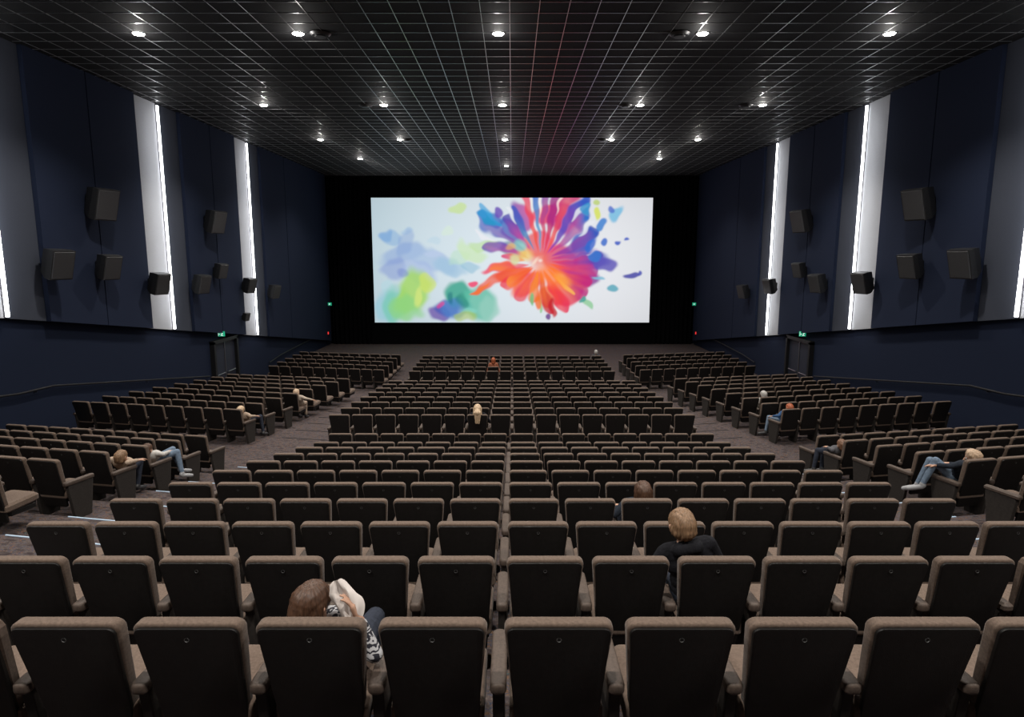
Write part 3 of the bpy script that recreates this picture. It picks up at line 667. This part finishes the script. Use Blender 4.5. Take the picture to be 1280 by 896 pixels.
q=find('R',0,'centre',x=-.97)
person('brown haired person slumped in the nearest row wearing a black and white patterned top',q,(-.085,.30,.925),(.02,.56,.54),
  arms={'R':{'e':(.265,.22,.70),'w':(.185,.25,.88),'h':(-.30,.02,1),'n':(-1,.1,-.2),'c':.6},'L':{'e':(-.27,.42,.68),'w':(-.12,.62,.68)}},
  legs={'L':{'k':(-.12,.92,.50),'a':(-.12,.86,.10)},'R':{'k':(.12,.92,.50),'a':(.12,.86,.10)}},top='stripe',hair='brown',style='bob',yaw=-.5,pitch=-.25,roll=.1,voxel=.0065,curl=.4)
m1=MB(); rows_=30; cols_=26; vs=[]
for i in range(rows_):
    for j in range(cols_):
        a=i/(rows_-1); b_=j/(cols_-1)-.5
        w=(.05+.115*math.sin(min(1,a*1.1)*PI*.66))*(1-.35*max(0,a-.75)/.25)
        cx=.155-.085*a+.02*math.sin(a*3)
        fold=.011*math.sin(b_*11+a*4)*(.4+a)+.004*math.sin(b_*27-a*9)
        vs.append((cx+b_*w, .205+.07*a+fold+.12*b_*b_, .845+.245*a-.22*b_*b_*a+.010*math.sin(b_*9)*a))
for off in (0,1):
    m1.add([(x,y+off*.005,z) for x,y,z in vs],[(i*cols_+j,i*cols_+j+1,(i+1)*cols_+j+1,(i+1)*cols_+j) for i in range(rows_-1) for j in range(cols_-1)])
pn=m1.build('paper_napkin',M['paper']); pn.location=(q['x'],q['y'],q['z']); tag(pn,'pale crumpled paper napkin held up by the foreground person','napkin')
q=find('R',1,'centre',x=1.43)
person('person with short light brown hair in a dark hooded top, second row right of centre',q,(-.17,.34,1.095),(-.04,.40,.55),
  arms={'L':{'e':(-.38,.36,.76),'w':(-.34,.60,.68)},'R':{'e':(.18,.42,.72),'w':(.12,.64,.69)}},top='black',hair='blond',style='hood',yaw=.1,pitch=-.1,voxel=.0075,shw=.17,hs=1.0)
q=find('R',3,'centre',x=1.43)
person('brown haired person low in the fourth row, just beyond the person in dark hood',q,(.02,.34,.95),(0,.54,.55),top='navy',hair='brown',style='bob',pitch=-.1,
   legs={'L':{'k':(-.12,.85,.56),'a':(-.12,.78,.15)},'R':{'k':(.12,.85,.56),'a':(.12,.78,.15)}})
q=find('M',0,'centre',x=-.9)
person('long haired blond person whose hair falls over the chair back, middle of the hall',q,(0,.12,1.12),(0,.42,.56),top='black',hair='pale',style='long',pitch=.15,
   arms={'L':{'e':(-.3,.22,.78),'w':(-.2,.5,.7)},'R':{'e':(.3,.22,.78),'w':(.2,.5,.7)}})
q=find('F',1,'centre',x=-.9)
person('orange clad person with red hair sitting upright in the front centre block',q,(0,.22,1.28),(0,.38,.60),top='orange',hair='red',style='bob',voxel=.013)
q=find('F',4,'centre',x=4.25)
person('grey haired person in the row closest to the screen, right end of centre block',q,(0,.30,1.14),top='grey',hair='grey',style='short',voxel=.013)
# left side
q=find('M',0,'left',0)
person('pale haired person in beige slumped at the aisle end of the left block',q,(-.02,.42,.86),(.0,.62,.54),top='beige',hair='pale',style='short',roll=.2,
  arms={'R':{'e':(.27,.44,.71),'w':(.30,.62,.68)}},legs={'L':{'k':(-.12,.90,.56),'a':(-.12,.80,.13)},'R':{'k':(.28,.88,.60),'a':(.36,.86,.16)}})
q=find('M',3,'left',0)
person('person in cream clothes stretching an arm into the left aisle',q,(.06,.34,.94),(.06,.52,.55),top='cream',pants='beige',hair='white',style='short',roll=-.3,
  arms={'R':{'e':(.36,.38,.76),'w':(.50,.54,.69)}})
q=find('R',6,'left',0)
person('person in beige top resting an arm on the aisle armrest, left block',q,(.12,.48,.76),(.02,.68,.54),top='beige',hair='blond',style='short',
  arms={'R':{'e':(.28,.44,.69),'w':(.33,.64,.68)}},legs={'L':{'k':(-.12,.90,.56),'a':(-.12,.80,.15)},'R':{'k':(.12,.90,.56),'a':(.12,.80,.15)}})
q=find('R',7,'left',0)
person('person in pale blue jeans with legs stretched out beside the left aisle',q,(-.10,.46,.76),(0,.60,.55),top='white',pants='jeans',hair='brown',style='short',shoe=shoew,
  arms={'R':{'e':(.27,.45,.71),'w':(.2,.68,.69)}},legs={'L':{'k':(.14,.86,.68),'a':(.28,.86,.30),'t':(.6,1,-.2)},'R':{'k':(.30,.78,.66),'a':(.41,.74,.25),'t':(.6,1,-.2)}})
# right side
q=find('M',0,'right',0)
person('red haired person in a blue top at the aisle end of the right block',q,(.14,.34,.94),(.06,.50,.55),top='blue',pants='jeans',hair='red',style='short',roll=.2,
  arms={'L':{'e':(-.18,.34,.74),'w':(-.22,.54,.69)}},legs={'L':{'k':(-.14,.84,.58),'a':(-.24,.80,.20),'t':(-1,.6,-.2)},'R':{}})
q=find('M',2,'right',1)
person('grey haired person in a light top further down the right block',q,(0,.32,1.0),(0,.48,.55),top='white',hair='grey',style='short')
q=find('R',5,'right',0)
person('pale haired person in dark jacket and light jeans with legs over the right aisle armrest',q,(.05,.22,.96),(-.02,.42,.60),top='navy',pants='jeans',hair='white',style='short',yaw=.9,roll=-.15,shoe=shoew,
  arms={'L':{'e':(-.25,.30,.82),'w':(-.36,.46,.79)},'R':{'e':(.18,.40,.76),'w':(-.04,.58,.76)}},
  legs={'L':{'k':(-.34,.50,.85),'a':(-.48,.56,.46),'t':(-.8,.7,-.3)},'R':{'k':(-.28,.66,.80),'a':(-.42,.72,.40),'t':(-.8,.7,-.3)}})
q=find('R',8,'right',0)
person('slouching person in dark clothes with legs turned into the right aisle',q,(.04,.50,.74),(.02,.66,.54),top='grey',pants='darkj',hair='ltbrown',style='short',
  legs={'L':{'k':(-.24,.88,.54),'a':(-.34,.84,.16),'t':(-1,.8,-.2)},'R':{'k':(-.05,.94,.54),'a':(-.12,.88,.14),'t':(-1,.8,-.2)}})

# ------------------------------------------------------------------ world
w=bpy.data.worlds.new('world'); S.world=w; w.use_nodes=True; w.node_tree.nodes['Background'].inputs['Color'].default_value=(.5,.6,.8,1); w.node_tree.nodes['Background'].inputs['Strength'].default_value=.02
